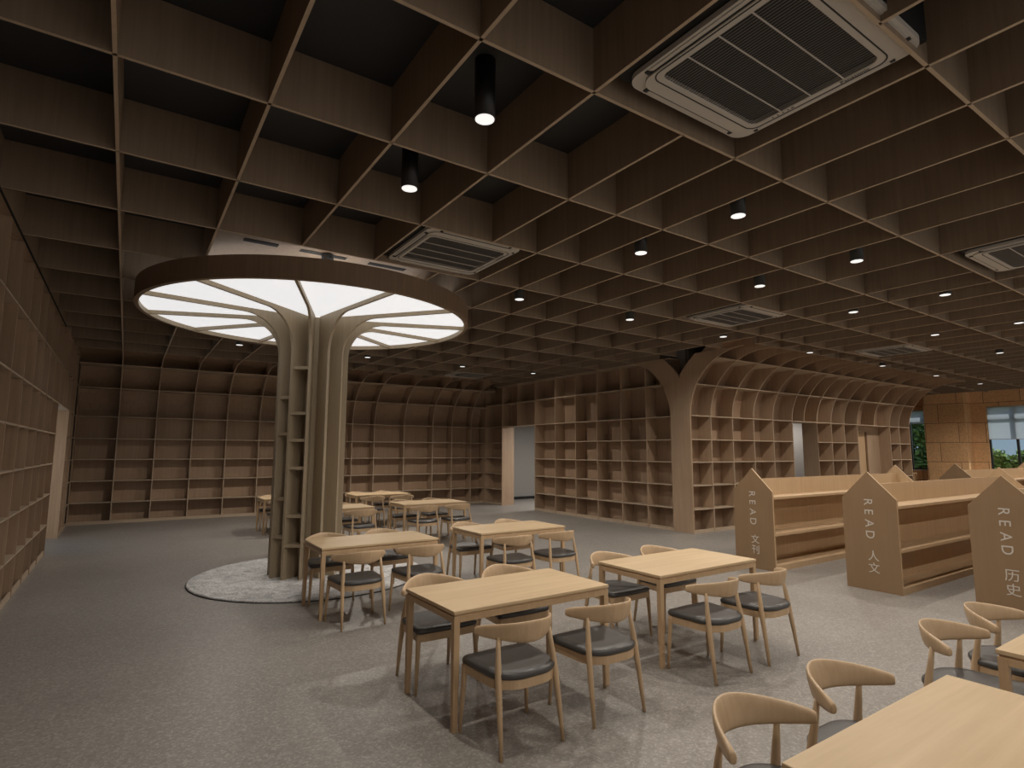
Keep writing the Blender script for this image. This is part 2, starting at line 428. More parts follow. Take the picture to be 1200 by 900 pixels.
def make_ac(label, loc, group):
    t = thing('air_conditioner', label, 'air conditioner', loc, 0, group)
    a, b = .57, .585      # half sizes in x, y
    mb = MB(); frame_ring(mb, rr(-a, -b, a, b, .10), rr(-a + .07, -b + .07, a - .07, b - .07, .07), .012, .045)
    mb.build('outer_panel', 'ac_white', t)
    mb = MB(); frame_ring(mb, rr(-a + .055, -b + .055, a - .055, b - .055, .10), rr(-.46, -.40, .46, .40, .05), -.004, .03)
    mb.build('inner_panel', 'ac_white', t, bevel=.004)
    mb = MB(); frame_ring(mb, rr(-.505, -.445, .505, .445, .07), rr(-.497, -.437, .497, .437, .065), -.006, -.003)
    mb.build('panel_groove', 'ac_gap', t)
    for sx in (-1, 1):
        MB().box(sx * (a - .034) - .014, -.40, .006, sx * (a - .034) + .014, .40, .02).build('air_flap', 'ac_white', t)
        MB().box(sx * (a - .050) - .0055, -.43, .003, sx * (a - .050) + .0055, .43, .012).build('flap_gap', 'ac_gap', t)
    for sy in (-1, 1):
        MB().box(-.40, sy * (b - .034) - .014, .006, .40, sy * (b - .034) + .014, .02).build('air_flap', 'ac_white', t)
        MB().box(-.41, sy * (b - .050) - .0055, .003, .41, sy * (b - .050) + .0055, .012).build('flap_gap', 'ac_gap', t)
    for sx in (-1, 1):
        for yy in (-.43, .43): MB().box(sx * (a - .034) - .016, yy - .012, .004, sx * (a - .034) + .016, yy + .012, .013).build('flap_notch', 'ac_gap', t)
    for sy in (-1, 1):
        for xx in (-.42, .42): MB().box(xx - .012, sy * (b - .034) - .016, .004, xx + .012, sy * (b - .034) + .016, .013).build('flap_notch', 'ac_gap', t)
    mb = MB()
    for i in range(44):
        x = -.455 + .91 * i / 43; mb.box(x - .0024, -.40, .0, x + .0024, .40, .004)
    mb.build('grille', 'ac_slat', t)
    mb = MB()
    for k in (-.2, 0, .2): mb.box(-.46, k - .004, -.003, .46, k + .004, .002)
    mb.build('grille_bar', 'ac_white', t)
    MB().box(-.47, -.41, .03, .47, .41, .034).build('filter', 'ac_gap', t)
    MB().box(-a - .09, -b - .0, .05, a + .02, b + .02, .37).build('casing', 'plenum', t)
    text_obj('logo_text', 'Panasonic', .042, Matrix(((0, -1, 0, .493), (-1, 0, 0, -.17), (0, 0, -1, -.0075), (0, 0, 0, 1))), t, 'logo', ex=.0004)
    mb = MB()
    for i in range(5): mb.box(.476, .12 + .035 * i, -.0055, .486, .12 + .035 * i + (.02 if i == 0 else .01), -.004)
    mb.build('indicator_lights', 'logo', t)
    return t
acl = ['large white ceiling air conditioner at the top of the photo, closest overhead',
       'white ceiling air conditioner just right of the round tree lamp',
       'white ceiling air conditioner in the middle of the ceiling before the curved bookshelf',
       'thin-looking distant white ceiling air conditioner above the curved bookshelf doors',
       'white ceiling air conditioner cut off by the right photo edge',
       'tiny far white ceiling air conditioner near the back wall corner']
ac0 = make_ac(acl[0], (ACS[0][0], ACS[0][1], H + .03), 'air conditioners set in the ceiling lattice')
for (x, y), l in list(zip(ACS, acl))[1:]: copy_thing(ac0, (x, y, H + .03), 0, l)

# ------------------------------------------------------------------ downlights
def lamp_light(x, y, z, power):
    l = bpy.data.lights.new('downlight_bulb', 'SPOT'); l.energy = power; l.spot_size = math.radians(156); l.spot_blend = .6
    l.shadow_soft_size = .035; l.color = (1, .92, .82)
    return l
def make_light(label, loc, power=60):
    t = thing('downlight', label, 'ceiling light', loc, 0, 'black cylinder downlights in the ceiling cells')
    MB().lathe([(.070, .0), (.070, TOP - H)], seg=28).build('lamp_tube', 'black', t)
    MB().lathe([(.064, -.003), (.064, .003)], seg=28).build('lamp_lens', 'lens', t)
    l = bpy.data.objects.new('bulb', lamp_light(0, 0, 0, power)); C.objects.link(l); l.parent = t; l.location = (0, 0, -.02)
    return t
LX = [1.83, 4.60, 6.85, 9.36, 12.45, 15.9, 19.2, 22.6]
LY = [3.05, 4.27, 6.64]
xw = ['first', 'second', 'third', 'fourth', 'fifth', 'sixth', 'seventh', 'eighth']
spots = []
for j, y in enumerate(LY):
    for i, x in enumerate(LX): spots.append((x, y, '%s black cylinder downlight counted from the tree lamp side, %s row' % (xw[i], ('nearest', 'middle', 'farther')[j])))
for i, x in enumerate((1.83, 4.6, 7.16, 9.45)): spots.append((x, 12.95, '%s black cylinder downlight from the left in the row near the back wall' % xw[i]))
for i, x in enumerate((.4, 2.6, 4.6, 6.85, 9.36, 12.45, 15.9, 19.2)): spots.append((x, .2 if i else -.8, None))  # added row out of view, lights the front tables
PW = 86
L0 = make_light(spots[0][2], (spots[0][0], spots[0][1], H), PW)
for x, y, l in spots[1:]:
    if l and (x, y) == (1.83, 6.64): l = 'black cylinder downlight directly above the rim of the round tree lamp'
    if l: copy_thing(L0, (1.83, 6.64, H - .03) if (x, y) == (1.83, 6.64) else (x, y, H), 0, l)
    else: copy_thing(L0, (x, y, H), 0, 'added unseen cylinder downlight overhead behind the front edge of the photo')
for o in list(C.objects):
    if o.type == 'LIGHT' and o.parent and abs(o.parent.location.y - 12.95) < .1:
        o.data = o.data.copy(); o.data.energy = PW * (.35 if o.parent.location.x > 9 else 2.9 if o.parent.location.x > 4 else 1.9)

for o in list(C.objects):
    if o.type == 'LIGHT' and o.parent and abs(o.parent.location.y - 6.64) < .1 and o.parent.location.x > 6:
        o.data = o.data.copy(); o.data.energy = PW * (2.0 if o.parent.location.x > 22 else 1.45)
    elif o.type == 'LIGHT' and o.parent and o.parent.location.x > 22:
        o.data = o.data.copy(); o.data.energy = PW * 2.0
for o in list(C.objects):
    if o.type == 'LIGHT' and o.parent and abs(o.parent.location.y - 6.64) < .05 and o.parent.location.x < 2:
        o.data = o.data.copy(); o.data.energy = PW * .4
# ------------------------------------------------------------------ wall shelving
def arc(r, y0, z0=2.58, n=14, sgn=-1, tail=0):
    """quarter sweep: vertical at (y0, z0) turning forward; r around centre (y0 + sgn*R0, z0)"""
    cy = y0 + sgn * R0
    pts = [(cy - sgn * r * math.cos(t), z0 + r * math.sin(t)) for t in [PI / 2 * i / n for i in range(n + 1)]]
    if tail: pts.append((cy + sgn * tail, z0 + r))
    return pts

def curved_rib(name, x0, x1, y0, parent, tail=0):
    r2 = R0 + DEP
    A = [(y0, 0), (y0, 1.3)] + arc(R0, y0, tail=tail)
    B = [(y0 + DEP, 0), (y0 + DEP, 1.3)] + arc(r2, y0, tail=tail)
    return MB().strip(A, B, lambda a, b, t: (t, a, b), x0, x1, 0, 1).build(name, ['wall_wood', 'lit_edge_wood'], parent)

def curved_run(parent, ribs, y0, xl, xr, openings=(), tail=0, thick=T):
    """shelving in a plane y = y0 with forward-curving top"""
    spans = lambda z: None
    def cut(x0, x1, z):
        segs = [(x0, x1)]
        for a, b, h in openings:
            if z < h - .05:
                n = []
                for s0, s1 in segs:
                    if b <= s0 or a >= s1: n.append((s0, s1)); continue
                    if a > s0: n.append((s0, a))
                    if b < s1: n.append((b, s1))
                segs = n
        return segs
    for x in ribs:
        inside = [o for o in openings if o[0] + .05 < x < o[1] - .05]
        if inside:
            A = arc(R0, y0, tail=tail); B = arc(R0 + DEP, y0, tail=tail)
            MB().strip(A, B, lambda a, b, t: (t, a, b), x - thick / 2, x + thick / 2, 0, 1).build('upright', ['wall_wood', 'lit_edge_wood'], parent)
        else: curved_rib('upright', x - thick / 2, x + thick / 2, y0, parent, tail)
    for z in ROWS:
        for a, b in cut(xl, xr, z):
            MB().box(a, y0 + .003, z - .011, b, y0 + DEP, z + .011).build('shelf', 'lit_edge_wood', parent)
    for ang in (30.5, 62.0):
        t = math.radians(ang); cy = y0 - R0; mb = MB()
        d = .011
        n = (-math.sin(t), math.cos(t))   # tangent direction
        p0 = (cy + R0 * math.cos(t), 2.58 + R0 * math.sin(t)); p1 = (cy + (R0 + DEP) * math.cos(t), 2.58 + (R0 + DEP) * math.sin(t))
        # level board between front and back of the sweep
        zb = p0[1]
        yb = cy + math.sqrt(max((R0 + DEP) ** 2 - (zb - 2.58) ** 2, 0))
        mb.box(xl, p0[0] + .003, zb - d, xr, yb, zb + d)
        mb.build('shelf', 'lit_edge_wood', parent)
    # back board following the sweep
    A = [(y0 + DEP - .012, 2.58)] + arc(R0 + DEP - .012, y0, tail=tail)[1:]
    B = [(y0 + DEP, 2.58)] + arc(R0 + DEP, y0, tail=tail)[1:]
    mb = MB().strip(A, B, lambda a, b, t: (t, a, b), xl, xr)
    for a, b in cut(xl, xr, 0): mb.box(a, y0 + DEP - .012, 0, b, y0 + DEP, 2.58)
    mb.build('back_panel', 'back_wood', parent)
    mb = MB()
    for a, b in cut(xl, xr, 0): mb.box(a, y0 + .01, 0, b, y0 + .03, .075)
    mb.build('plinth', 'lit_edge_wood', parent)

# C: far wall
tC = thing('wall_bookshelf', 'empty wooden bookshelf across the back wall behind the tree lamp, top curving into ceiling', 'bookshelf', (0, 0, 0))
curved_run(tC, [-.20, .61, 1.43, 2.25, 3.08, 3.66, 4.30, 5.01, 5.73, 6.43, 7.43, 8.45, 9.17, 9.92], YC, XD, XA, tail=0)
# B: right-hand run
tB = thing('wall_bookshelf', 'empty wooden bookshelf with curved top and two doorways, running right from the forked pillar', 'bookshelf', (0, 0, 0))
RB = [11.17, 11.98, 12.83, 13.67, 14.56, 15.13, 15.78, 16.54, 17.27, 18.05, 19.10, 20.15, 20.81, 21.57]
curved_run(tB, RB, YB, XA + .03, 21.58, openings=((14.56, 15.78, 2.60), (18.05, 20.15, 2.60)), tail=.25)
# A: flat run in plane x = XA
tA = thing('wall_bookshelf', 'flat wooden grid bookshelf with a doorway, between the back corner and the forked pillar', 'bookshelf', (0, 0, 0))
AY = [8.90, 9.67, 10.52, 11.42, 12.31, 13.23, 14.24, 15.20, 16.10, 17.17]
for y in AY:
    z0 = 2.60 if 14.5 < y < 15.9 else 0
    z1 = 3.0 if y == 8.90 else H
    MB().box(XA, y - T / 2, z0, XA + DEP, y + T / 2, z1).box(XA - .001, y - T / 2, z0, XA, y + T / 2, z1).build('upright', 'wall_wood', tA)
for z in ROWS + [3.36, 3.965]:
    for a, b in ((8.9, 14.24), (16.1, 17.2)) if z < 2.5 else ((8.9, YC if z < 3.9 else 16.5),):
        MB().box(XA + .003, a, z - .011, XA + DEP, b, z + .011).build('shelf', 'lit_edge_wood', tA)
MB().box(XA + DEP - .012, 8.9, 0, XA + DEP, 14.24, H).box(XA + DEP - .012, 14.24, 2.6, XA + DEP, 16.1, H).box(XA + DEP - .012, 16.1, 0, XA + DEP, 17.2, H).build('back_panel', 'back_wood', tA)
MB().box(XA + .01, 8.9, 0, XA + .03, 14.24, .075).box(XA + .01, 16.1, 0, XA + .03, 17.2, .075).build('plinth', 'lit_edge_wood', tA)
# D: left run in plane x = XD
tD = thing('wall_bookshelf', 'dark wooden bookshelf along the left wall with a doorway near its far end', 'bookshelf', (0, 0, 0))
DY = [-1.4, -.6, .25, 1.1, 1.95, 2.8, 3.6, 4.45, 5.3, 6.1, 6.9, 7.69, 8.52, 9.33, 10.12, 10.88, 11.7, 12.7, 15.0, 15.7, 16.45]
for y in DY:
    MB().box(XD - DEP, y - T / 2, 0, XD, y + T / 2, H).build('upright', 'wall_wood', tD)
for y in (13.5, 14.25): MB().box(XD - DEP, y - T / 2, 2.6, XD, y + T / 2, H).build('upright', 'wall_wood', tD)
for z in ROWS + [3.30]:
    for a, b in ((-1.4, 12.7), (15.0, 17.2)) if z < 2.5 else ((-1.4, 17.2),):
        MB().box(XD - DEP, a, z - .011, XD - .003, b, z + .011).build('shelf', 'lit_edge_wood', tD)
MB().box(XD - DEP, -1.4, 0, XD - DEP + .012, 12.7, H).box(XD - DEP, 12.7, 2.6, XD - DEP + .012, 15.0, H).box(XD - DEP, 15.0, 0, XD - DEP + .012, 17.2, H).build('back_panel', 'back_wood', tD)
MB().box(XD - .03, -1.4, 0, XD - .01, 12.7, .075).box(XD - .03, 15.0, 0, XD - .01, 17.2, .075).build('plinth', 'lit_edge_wood', tD)
MB().box(XD - DEP, -1.4, H - .004, XD, 17.2, H + .02).build('top_board', 'wall_wood', tD)
struct(MB().box(-1.44, -5, H + .02, XD, 18.0, TOP).build('wall_left_upper', 'shaded_beam_wood'))
struct(MB().box(XA, 9.2, H, XA + .2, YC, TOP).build('wall_middle_side', 'shaded_beam_wood'))
struct(MB().box(XA, 6.72, H + .3, 22.0, 8.75, TOP).build('wall_middle_upper', 'shaded_beam_wood'))
struct(MB().box(-1.44, 15.9, H + .42, XA, 17.6, TOP + .01).build('wall_back_upper', 'shaded_beam_wood'))

# forked pillar at the corner of runs A and B
def fork():
    t = thing('forked_pillar', 'pale wooden Y-shaped pillar where the two long bookshelves meet', 'pillar', (XA, 8.62, 0))
    ya, yb = 8.34 - 8.62, 8.90 - 8.62
    n = 14
    def side(sg, y0):
        # outer sweep (away from the stem) and inner V edge
        cy = y0 + sg * R0
        outer = [(cy - sg * R0 * math.cos(PI / 2 * i / n), 2.58 + R0 * math.sin(PI / 2 * i / n)) for i in range(n + 1)]
        inner = []
        for i in range(n + 1):
            s = i / n
            if s < .45: inner.append((0, 2.58 + (3.50 - 2.58) * s / .45))
            else:
                u = (s - .45) / .55
                inner.append((sg * .46 * (u ** 1.25), 3.50 + (H - 3.50) * u))
        return outer, inner
    fn = lambda a, b, tt: (tt, a, b)
    MB().box(-.012, ya, 0, .02, yb, 2.58).build('stem', 'wall_wood', t)
    for sg, y0 in ((-1, ya), (1, yb)):
        o, i = side(sg, y0)
        MB().strip(o, i, fn, -.012, .02).build('branch', 'wall_wood', t)
    return t
fork()

MB().box(XA, 17.17, 0, XA + .02, YC + DEP, H).build('end_panel', 'wall_wood', tA)
MB().box(XD - .02, 17.19, 0, XD, YC + DEP, H).build('end_panel', 'wall_wood', tD)
# doorway linings
struct(MB().box(XA, 16.085, 0, XA + DEP + .1, 16.10, 2.59).build('door_1_lining', 'wall_wood'))
struct(MB().box(XD - DEP, 14.985, 0, XD, 15.0, 2.59).build('door_2_lining', 'wall_wood'))
struct(MB().box(15.765, YB, 0, 15.78, 8.76, 2.59).build('door_3_lining', 'wall_wood'))
struct(MB().box(14.56, YB + .03, 0, 14.60, 8.75, 2.59).build('door_3_frame', 'black'))
d = struct(MB().box(18.12, 8.74, 0, 19.35, 8.79, 2.42).build('door_4', 'table_leg_wood'))
g = MB().box(18.32, 8.73, .55, 18.46, 8.745, 2.2).build('door_glass_slot', 'black', d); g['kind'] = 'structure'
g = MB().lathe([(.02, 0), (.02, .3)], 18.28, 8.70, 10).build('door_handle', 'black', d); g['kind'] = 'structure'; g.location = (0, 0, .95)
struct(MB().box(19.35, 8.68, 0, 20.15, 8.74, 2.59).box(18.05, 8.68, 2.42, 19.35, 8.74, 2.59).build('door_4_lining', 'wall_wood'))

# ------------------------------------------------------------------ tree column with round lamp
TC = (2.265, 8.73)
tt = thing('tree_lamp_column', 'wooden tree-shaped column with radiating ribs carrying a huge round glowing canopy', 'column lamp', (TC[0], TC[1], 0))
ZL = 3.725
MB().lathe([(.20, .02), (.20, ZL + .04)], seg=12, smooth=False).build('core', 'tree_wood', tt)
n = 14
rc, ac = 1.04, .54
outer = [(.50, .02), (.50, 1.5), (.50, ZL + .0 - ac)] + [(rc - ac * math.cos(PI / 2 * i / n), ZL - ac + ac * math.sin(PI / 2 * i / n)) for i in range(1, n + 1)] + [(1.6, ZL), (2.268, ZL)]
inner = [(.19, .02), (.19, 1.5), (.19, ZL - ac)] + [(.19 + .5 * max(0, i / n - .5), ZL - ac + (ac + .055) * min(1, i / n * 2)) for i in range(1, n + 1)] + [(1.6, ZL + .055), (2.268, ZL + .055)]
angs = [-20.5 + 30 * k for k in range(12)]
for a in angs:
    ca, sa = math.cos(math.radians(a)), math.sin(math.radians(a))
    MB().strip(outer, inner, lambda r, z, t: (r * ca - t * sa, r * sa + t * ca, z), -.018, .018).build('rib', 'tree_wood', tt)
def wedge(a0, a1, r, z):
    p = [(.19, a0), (r, a0), (r, a1), (.19, a1)]
    q = []
    for rr_, a in p:
        ra = math.radians(a); off = 0
        q.append((rr_ * math.cos(ra), rr_ * math.sin(ra)))
    return MB().prism(q, lambda x, y, t: (x, y, t), z - .02, z + .02)
for (k, zs) in ((-4, (2.96, 2.31, 1.93, 1.54, .88, .48)), (-5, (2.54, 2.02, 1.11, .59)), (-8, (2.7, 2.1, 1.4, .8)), (-7, (3.0, 2.2, 1.6, .7))):
    a0 = -20.5 + 30 * k
    for z in zs: wedge(a0 + 1.5, a0 + 28.5, .485, z).build('shelf', 'tree_wood', tt)
# ring fascia + diffuser
mb = MB(); N_ = 96
o = [(2.315 * math.cos(2 * PI * i / N_), 2.315 * math.sin(2 * PI * i / N_)) for i in range(N_)]
i_ = [(2.275 * math.cos(2 * PI * i / N_), 2.275 * math.sin(2 * PI * i / N_)) for i in range(N_)]
frame_ring(mb, o, i_, ZL - .01, H - .0)
for k in range(len(mb.sm)): mb.sm[k] = False
mb.build('canopy_ring', 'ring_wood', tt)
mb = MB(); frame_ring(mb, i_, [(x * .993, y * .993) for x, y in i_], ZL - .012, ZL + .05); mb.build('ring_lip', 'tree_wood', tt)
MB().lathe([(2.270, ZL + .055), (2.270, ZL + .075)], seg=N_).build('diffuser', 'diffuser', tt)

# round rug
rg = thing('round_rug', 'round light grey shaggy rug with dark edge under the tree column', 'rug', (2.36, 8.70, 0))
mb = MB(); seg = 128
def ringp(r, z, w=0): return [((r + w * math.sin(j * 7.3) * .5) * math.cos(2 * PI * j / seg), (r + w * math.sin(j * 7.3) * .5) * math.sin(2 * PI * j / seg), z) for j in range(seg)]
mb.rings([ringp(1.585, .004), ringp(1.59, .018, .004), ringp(1.57, .026), ringp(1.2, .024), ringp(.6, .026), ringp(.05, .024)]); mb.build('pile', 'rug', rg)
mb = MB(); mb.rings([ringp(1.594, .0005), ringp(1.598, .008), ringp(1.585, .011)]); mb.build('edge_binding', 'rug_edge', rg)

# ------------------------------------------------------------------ tables
TL, TW = 1.38, .76
def make_table(label, loc, rz, group):
    t = thing('reading_table', label, 'table', loc, rz, group)
    MB().box(-TL / 2, -TW / 2, .726, TL / 2, TW / 2, .750).build('tabletop', 'table_wood', t, bevel=.004)
    MB().box(-TL / 2 + .012, -TW / 2 + .012, .714, TL / 2 - .012, TW / 2 - .012, .726).build('recess', 'table_leg_wood', t)
    a, b, w = TL / 2 - .004, TW / 2 - .004, .045
    mb = MB()
    for s in (-1, 1):
        mb.box(-a + w, s * b - (w if s > 0 else 0) , .674, a - w, s * b + (0 if s > 0 else w), .714)
        mb.box(s * a - (w if s > 0 else 0), -b + w, .674, s * a + (0 if s > 0 else w), b - w, .714)
    mb.build('apron', 'table_leg_wood', t, bevel=.002)
    for sx in (-1, 1):
        for sy in (-1, 1):
            R = []
            for z, ww in ((0, .034), (.35, .042), (.64, .044), (.68, .045), (.714, .045)):
                x0, y0 = sx * a, sy * b
                R.append([(x0, y0, z), (x0 - sx * ww, y0, z), (x0 - sx * ww, y0 - sy * ww, z), (x0, y0 - sy * ww, z)])
            MB().rings(R, smooth=False).build('leg', 'table_leg_wood', t, bevel=.003)
    return t
TAB = [
 (2.53, 3.785, .008, 'light oak reading table at front centre with four chairs, fully in view'),
 (4.49, 3.785, .006, 'light oak reading table right of centre, in front of the first READ bookcase'),
 (2.50, 6.68, -.008, 'light oak reading table beside the tree column, standing at the edge of the round rug'),
 (4.49, 6.72, .008, 'light oak reading table behind the front centre table, in line with the wall doorway'),
 (5.24, 10.85, -.01, 'light oak reading table far back, between the rug table row and the last table'),
 (3.24, 10.78, .0, 'light oak reading table half hidden behind the right side of the tree column'),
 (5.20, 13.55, .0, 'farthest light oak reading table, close to the back bookshelf right of the column'),
 (3.20, 13.55, .0, 'far light oak table end peeking out left of the tree column'),
 (2.595, .815, .0, 'large light oak tabletop cut off by the bottom right corner of the photo'),
 (4.61, .815, .0, 'light oak table cut off by the right edge below the READ bookcases'),
]
TG = 'oak reading tables'
t0 = make_table(TAB[0][3], (TAB[0][0], TAB[0][1], 0), TAB[0][2], TG)
for x, y, a, l in TAB[1:]: copy_thing(t0, (x, y, 0), a, l)

# ------------------------------------------------------------------ chairs
def rounded(pts, rad, n=5):
    out = []; m = len(pts)
    for i in range(m):
        p0, p, p1 = Vector(pts[i - 1]), Vector(pts[i]), Vector(pts[(i + 1) % m])
        r = rad[i]
        a = (p0 - p).normalized(); b = (p1 - p).normalized()
        s, e = p + a * r, p + b * r
        for k in range(n + 1):
            t = k / n
            out.append(tuple((1 - t) ** 2 * s + 2 * t * (1 - t) * p + t * t * e))
    return out
def inset(poly, d):
    cx = sum(p[0] for p in poly) / len(poly); cy = sum(p[1] for p in poly) / len(poly)
    out = []
    for x, y in poly:
        l = math.hypot(x - cx, y - cy); out.append((x - (x - cx) / l * d, y - (y - cy) / l * d))
    return out
SEAT = rounded([(-.262, .235), (0, .250), (.262, .235), (.240, -.14), (.13, -.232), (-.13, -.232), (-.240, -.14)], [.05, .06, .05, .06, .07, .07, .06])
def make_chair(label, loc, rz, group):
    t = thing('horn_back_chair', label, 'chair', loc, rz, group)
    mb = MB(); P = SEAT
    mb.rings([[(x, y, z) for x, y in inset(P, d)] for z, d in ((.426, .016), (.432, .004), (.442, 0), (.456, .002), (.466, .012), (.471, .035), (.470, .08), (.466, .14))])
    mb.build('seat', 'pad', t)
    mb = MB(); o = inset(P, .012); i = inset(P, .036); frame_ring(mb, o, i, .372, .426); mb.build('seat_frame', 'chair_wood', t)
    for s in (-1, 1):
        MB().tube([(s * .262, .222, 0), (s * .250, .212, .22), (s * .240, .205, .40), (s * .238, .204, .425)], [.011, .0165, .020, .019], 14).build('leg', 'chair_wood', t)
        MB().tube([(s * .228, -.218, 0), (s * .221, -.188, .22), (s * .214, -.160, .40), (s * .209, -.148, .48), (s * .200, -.134, .58), (s * .194, -.124, .664)],
                  [.0115, .017, .021, .020, .0155, .012], 14).build('leg', 'chair_wood', t)
    # horn rail: swept oval section, tall at the back and round at the tips
    R = []; n = 44
    def rail(u):
        x = .287 * math.sin(u * PI / 2) ** 1 if abs(u) < 1 else math.copysign(.287, u)
        return x, .000 - .232 * (1 - abs(x / .287) ** 1.95)
    for k in range(n + 1):
        u = -1 + 2 * k / n
        u = math.copysign(abs(u) ** .9, u) * .97
        x, y = rail(u)
        xa, ya = rail(u - .01); xb, yb = rail(u + .01)
        tx, ty = xb - xa, yb - ya; l = math.hypot(tx, ty) or 1; nx, ny = ty / l, -tx / l
        w = max(0, 1 - (math.sqrt(u * u + .006) - .06) ** 1.15)
        hh = .0135 + .056 * w; th = .0155 - .003 * w
        zc = .686 + .010 * w
        if k == 0 or k == n: hh *= .8; th *= .8
        ring = []
        for j in range(16):
            b = 2 * PI * j / 16
            cb, sb = math.cos(b), math.sin(b)
            o_ = th * math.copysign(abs(cb) ** .8, cb); h_ = hh * math.copysign(abs(sb) ** .9, sb)
            lean = .22 * h_ * w
            ring.append((x + nx * (o_ + lean), y + ny * (o_ + lean), zc + h_))
        R.append(ring)
    MB().rings(R).build('back_rail', 'rail_wood', t)
    return t
names = ['front centre table', 'table right of centre', 'table beside the round rug', 'table behind the front centre table', 'far middle table',
         'table half hidden by the tree column', 'farthest table by the back bookshelf', 'far table left of the tree column', 'bottom right corner table', 'table at the right photo edge']
pos = {'fl': (-.372, -.615, 0, 'near side, left seat'), 'fr': (.348, -.615, 0, 'near side, right seat'),
       'bl': (-.372, .48, PI, 'far side, left seat'), 'br': (.348, .48, PI, 'far side, right seat')}
use = {0: 'fl fr bl br', 1: 'fl fr bl br', 2: 'fl fr bl br', 3: 'fl fr bl br', 4: 'fl fr bl br', 5: 'fr br', 6: 'fl fr bl br', 7: 'bl fl', 8: 'bl br', 9: 'bl br'}
c0 = None; rnd = random.Random(3)
for ti, (x, y, a, _) in enumerate(TAB):
    for key in use[ti].split():
        dx, dy, rz, w = pos[key]
        lab = 'horn-backed oak chair at the %s, %s' % (names[ti], w)
        if ti == 8: dx -= .036; dy += .09
        if ti == 9: dx -= .08; dy += .09
        loc = (x + dx + rnd.uniform(-.008, .008), y + dy + rnd.uniform(-.01, .01), 0)
        rz += rnd.uniform(-.02, .02)
        if c0 is None: c0 = make_chair(lab, loc, rz, 'horn-backed chairs around the tables')
        else: copy_thing(c0, loc, rz, lab)

# ------------------------------------------------------------------ READ bookcases
def make_stand(label, x0, yc, length, chars, letters=True):
    t = thing('island_bookcase', label, 'bookcase', (x0, yc, 0), 0, 'house-ended island bookcases')
    hw = .335
    pent = [(-hw, 0), (hw, 0), (hw, 1.18), (0, 1.53), (-hw, 1.18)]
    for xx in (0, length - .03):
        MB().prism(pent, lambda a, b, q: (q, a, b), xx, xx + .03, 0 if xx == 0 else 1, rim=1).build('end_panel', ['stand_shaded', 'stand_wood'], t)
    MB().box(.03, -.012, .08, length - .03, .012, 1.365).build('divider', 'stand_wood', t)
    for z in (.065, .535, 1.085):
        MB().box(.03, -hw + .005, z - .018, length - .03, hw - .005, z + .018).build('shelf', 'stand_wood', t)
    MB().box(.03, -hw + .004, 0, length - .03, hw - .004, .047).build('plinth', 'stand_wood', t)
    if letters:
        # READ: turned a quarter clockwise, running down; Chinese characters upright
        for k, ch in enumerate('READ'):
            z = 1.182 - .137 * k
            m = Matrix(((0, 0, -1, -.001), (0, -1, 0, .055), (-1, 0, 0, z), (0, 0, 0, 1)))
            text_obj('lettering', ch, .150, m, t)
        for k, ch in enumerate(chars):
            m = Matrix(((0, 0, -1, -.001), (-1, 0, 0, .055), (0, 1, 0, .392 - .155 * k), (0, 0, 0, 1)))
            text_obj('lettering', ch, .142, m, t)
    return t
make_stand('house-ended oak bookcase lettered READ 文刊, nearest the forked pillar', 8.2, 5.41, 5.0, '文刊')
make_stand('house-ended oak bookcase lettered READ 人文, middle of the three', 8.2, 3.715, 5.0, '人文')
make_stand('house-ended oak bookcase lettered READ 历史, cut by the right photo edge', 8.2, 2.30, 5.0, '历史')
make_stand('distant house-ended bookcase whose brown gable rises behind the middle READ bookcase', 16.3, 5.41, 5.0, '文学')
make_stand('distant house-ended bookcase at the right edge below the wide window', 16.3, 3.715, 5.0, '人文')

# counter by the far window
ht = thing('window_counter', 'small pale wooden counter top standing below the narrow window', 'counter', (24.3, 9.9, 0))
MB().box(-.75, -.35, .98, .75, .35, 1.02).build('counter_top', 'table_wood', ht, bevel=.005)
for sx in (-1, 1): MB().box(sx * .66 - .03, -.3, 0, sx * .66 + .03, .3, .98).build('support', 'table_leg_wood', ht)

# ------------------------------------------------------------------ outdoors
struct(MB().box(XE + .3, -20, -.4, 70, 45, -.3).build('ground_outside', 'ground'))
def bush(name, cat, label, loc, rx, ry, rz_, nleaf, mat, trunk, seed, leaf=.10, group=None):
    t = thing(name, label, cat, loc, 0, group); r = random.Random(seed); mb = MB()
    for _ in range(nleaf):
        u = r.uniform(-1, 1); ph = r.uniform(0, 2 * PI); q = (1 - u * u) ** .5; rad = r.uniform(.55, 1) * (1 + .22 * math.sin(3 * ph + seed) * math.cos(4 * u))
        p = Vector((rx * q * math.cos(ph) * rad, ry * q * math.sin(ph) * rad, trunk + rz_ + rz_ * u * rad))
        a = Vector((r.uniform(-1, 1), r.uniform(-1, 1), r.uniform(-1, 1))).normalized(); b = a.orthogonal().normalized(); s = leaf * r.uniform(.6, 1.4)
        mb.add([p - a * s, p + b * s * .45, p + a * s, p - b * s * .45], [(0, 1, 2, 3)])
    mb.build('foliage', mat, t)
    MB().tube([(0, 0, -.05), (.04, 0, trunk + rz_ * .5), (0, .05, trunk + rz_ * 1.3)], [.12, .09, .03], 8).build('stem', 'bark', t)
    return t
bush('tree', 'tree', 'dense dark green tree filling the narrow far window', (31.0, 11.6, -.3), 1.5, 1.5, 2.3, 5200, 'leaf_dark', .3, 1, .16, 'trees outside the end wall windows')
bush('tree', 'tree', 'dark green tree behind the first one outside the narrow window', (34.5, 15.9, -.3), 2.0, 2.0, 2.6, 4200, 'leaf_dark', .4, 2, .18, 'trees outside the end wall windows')
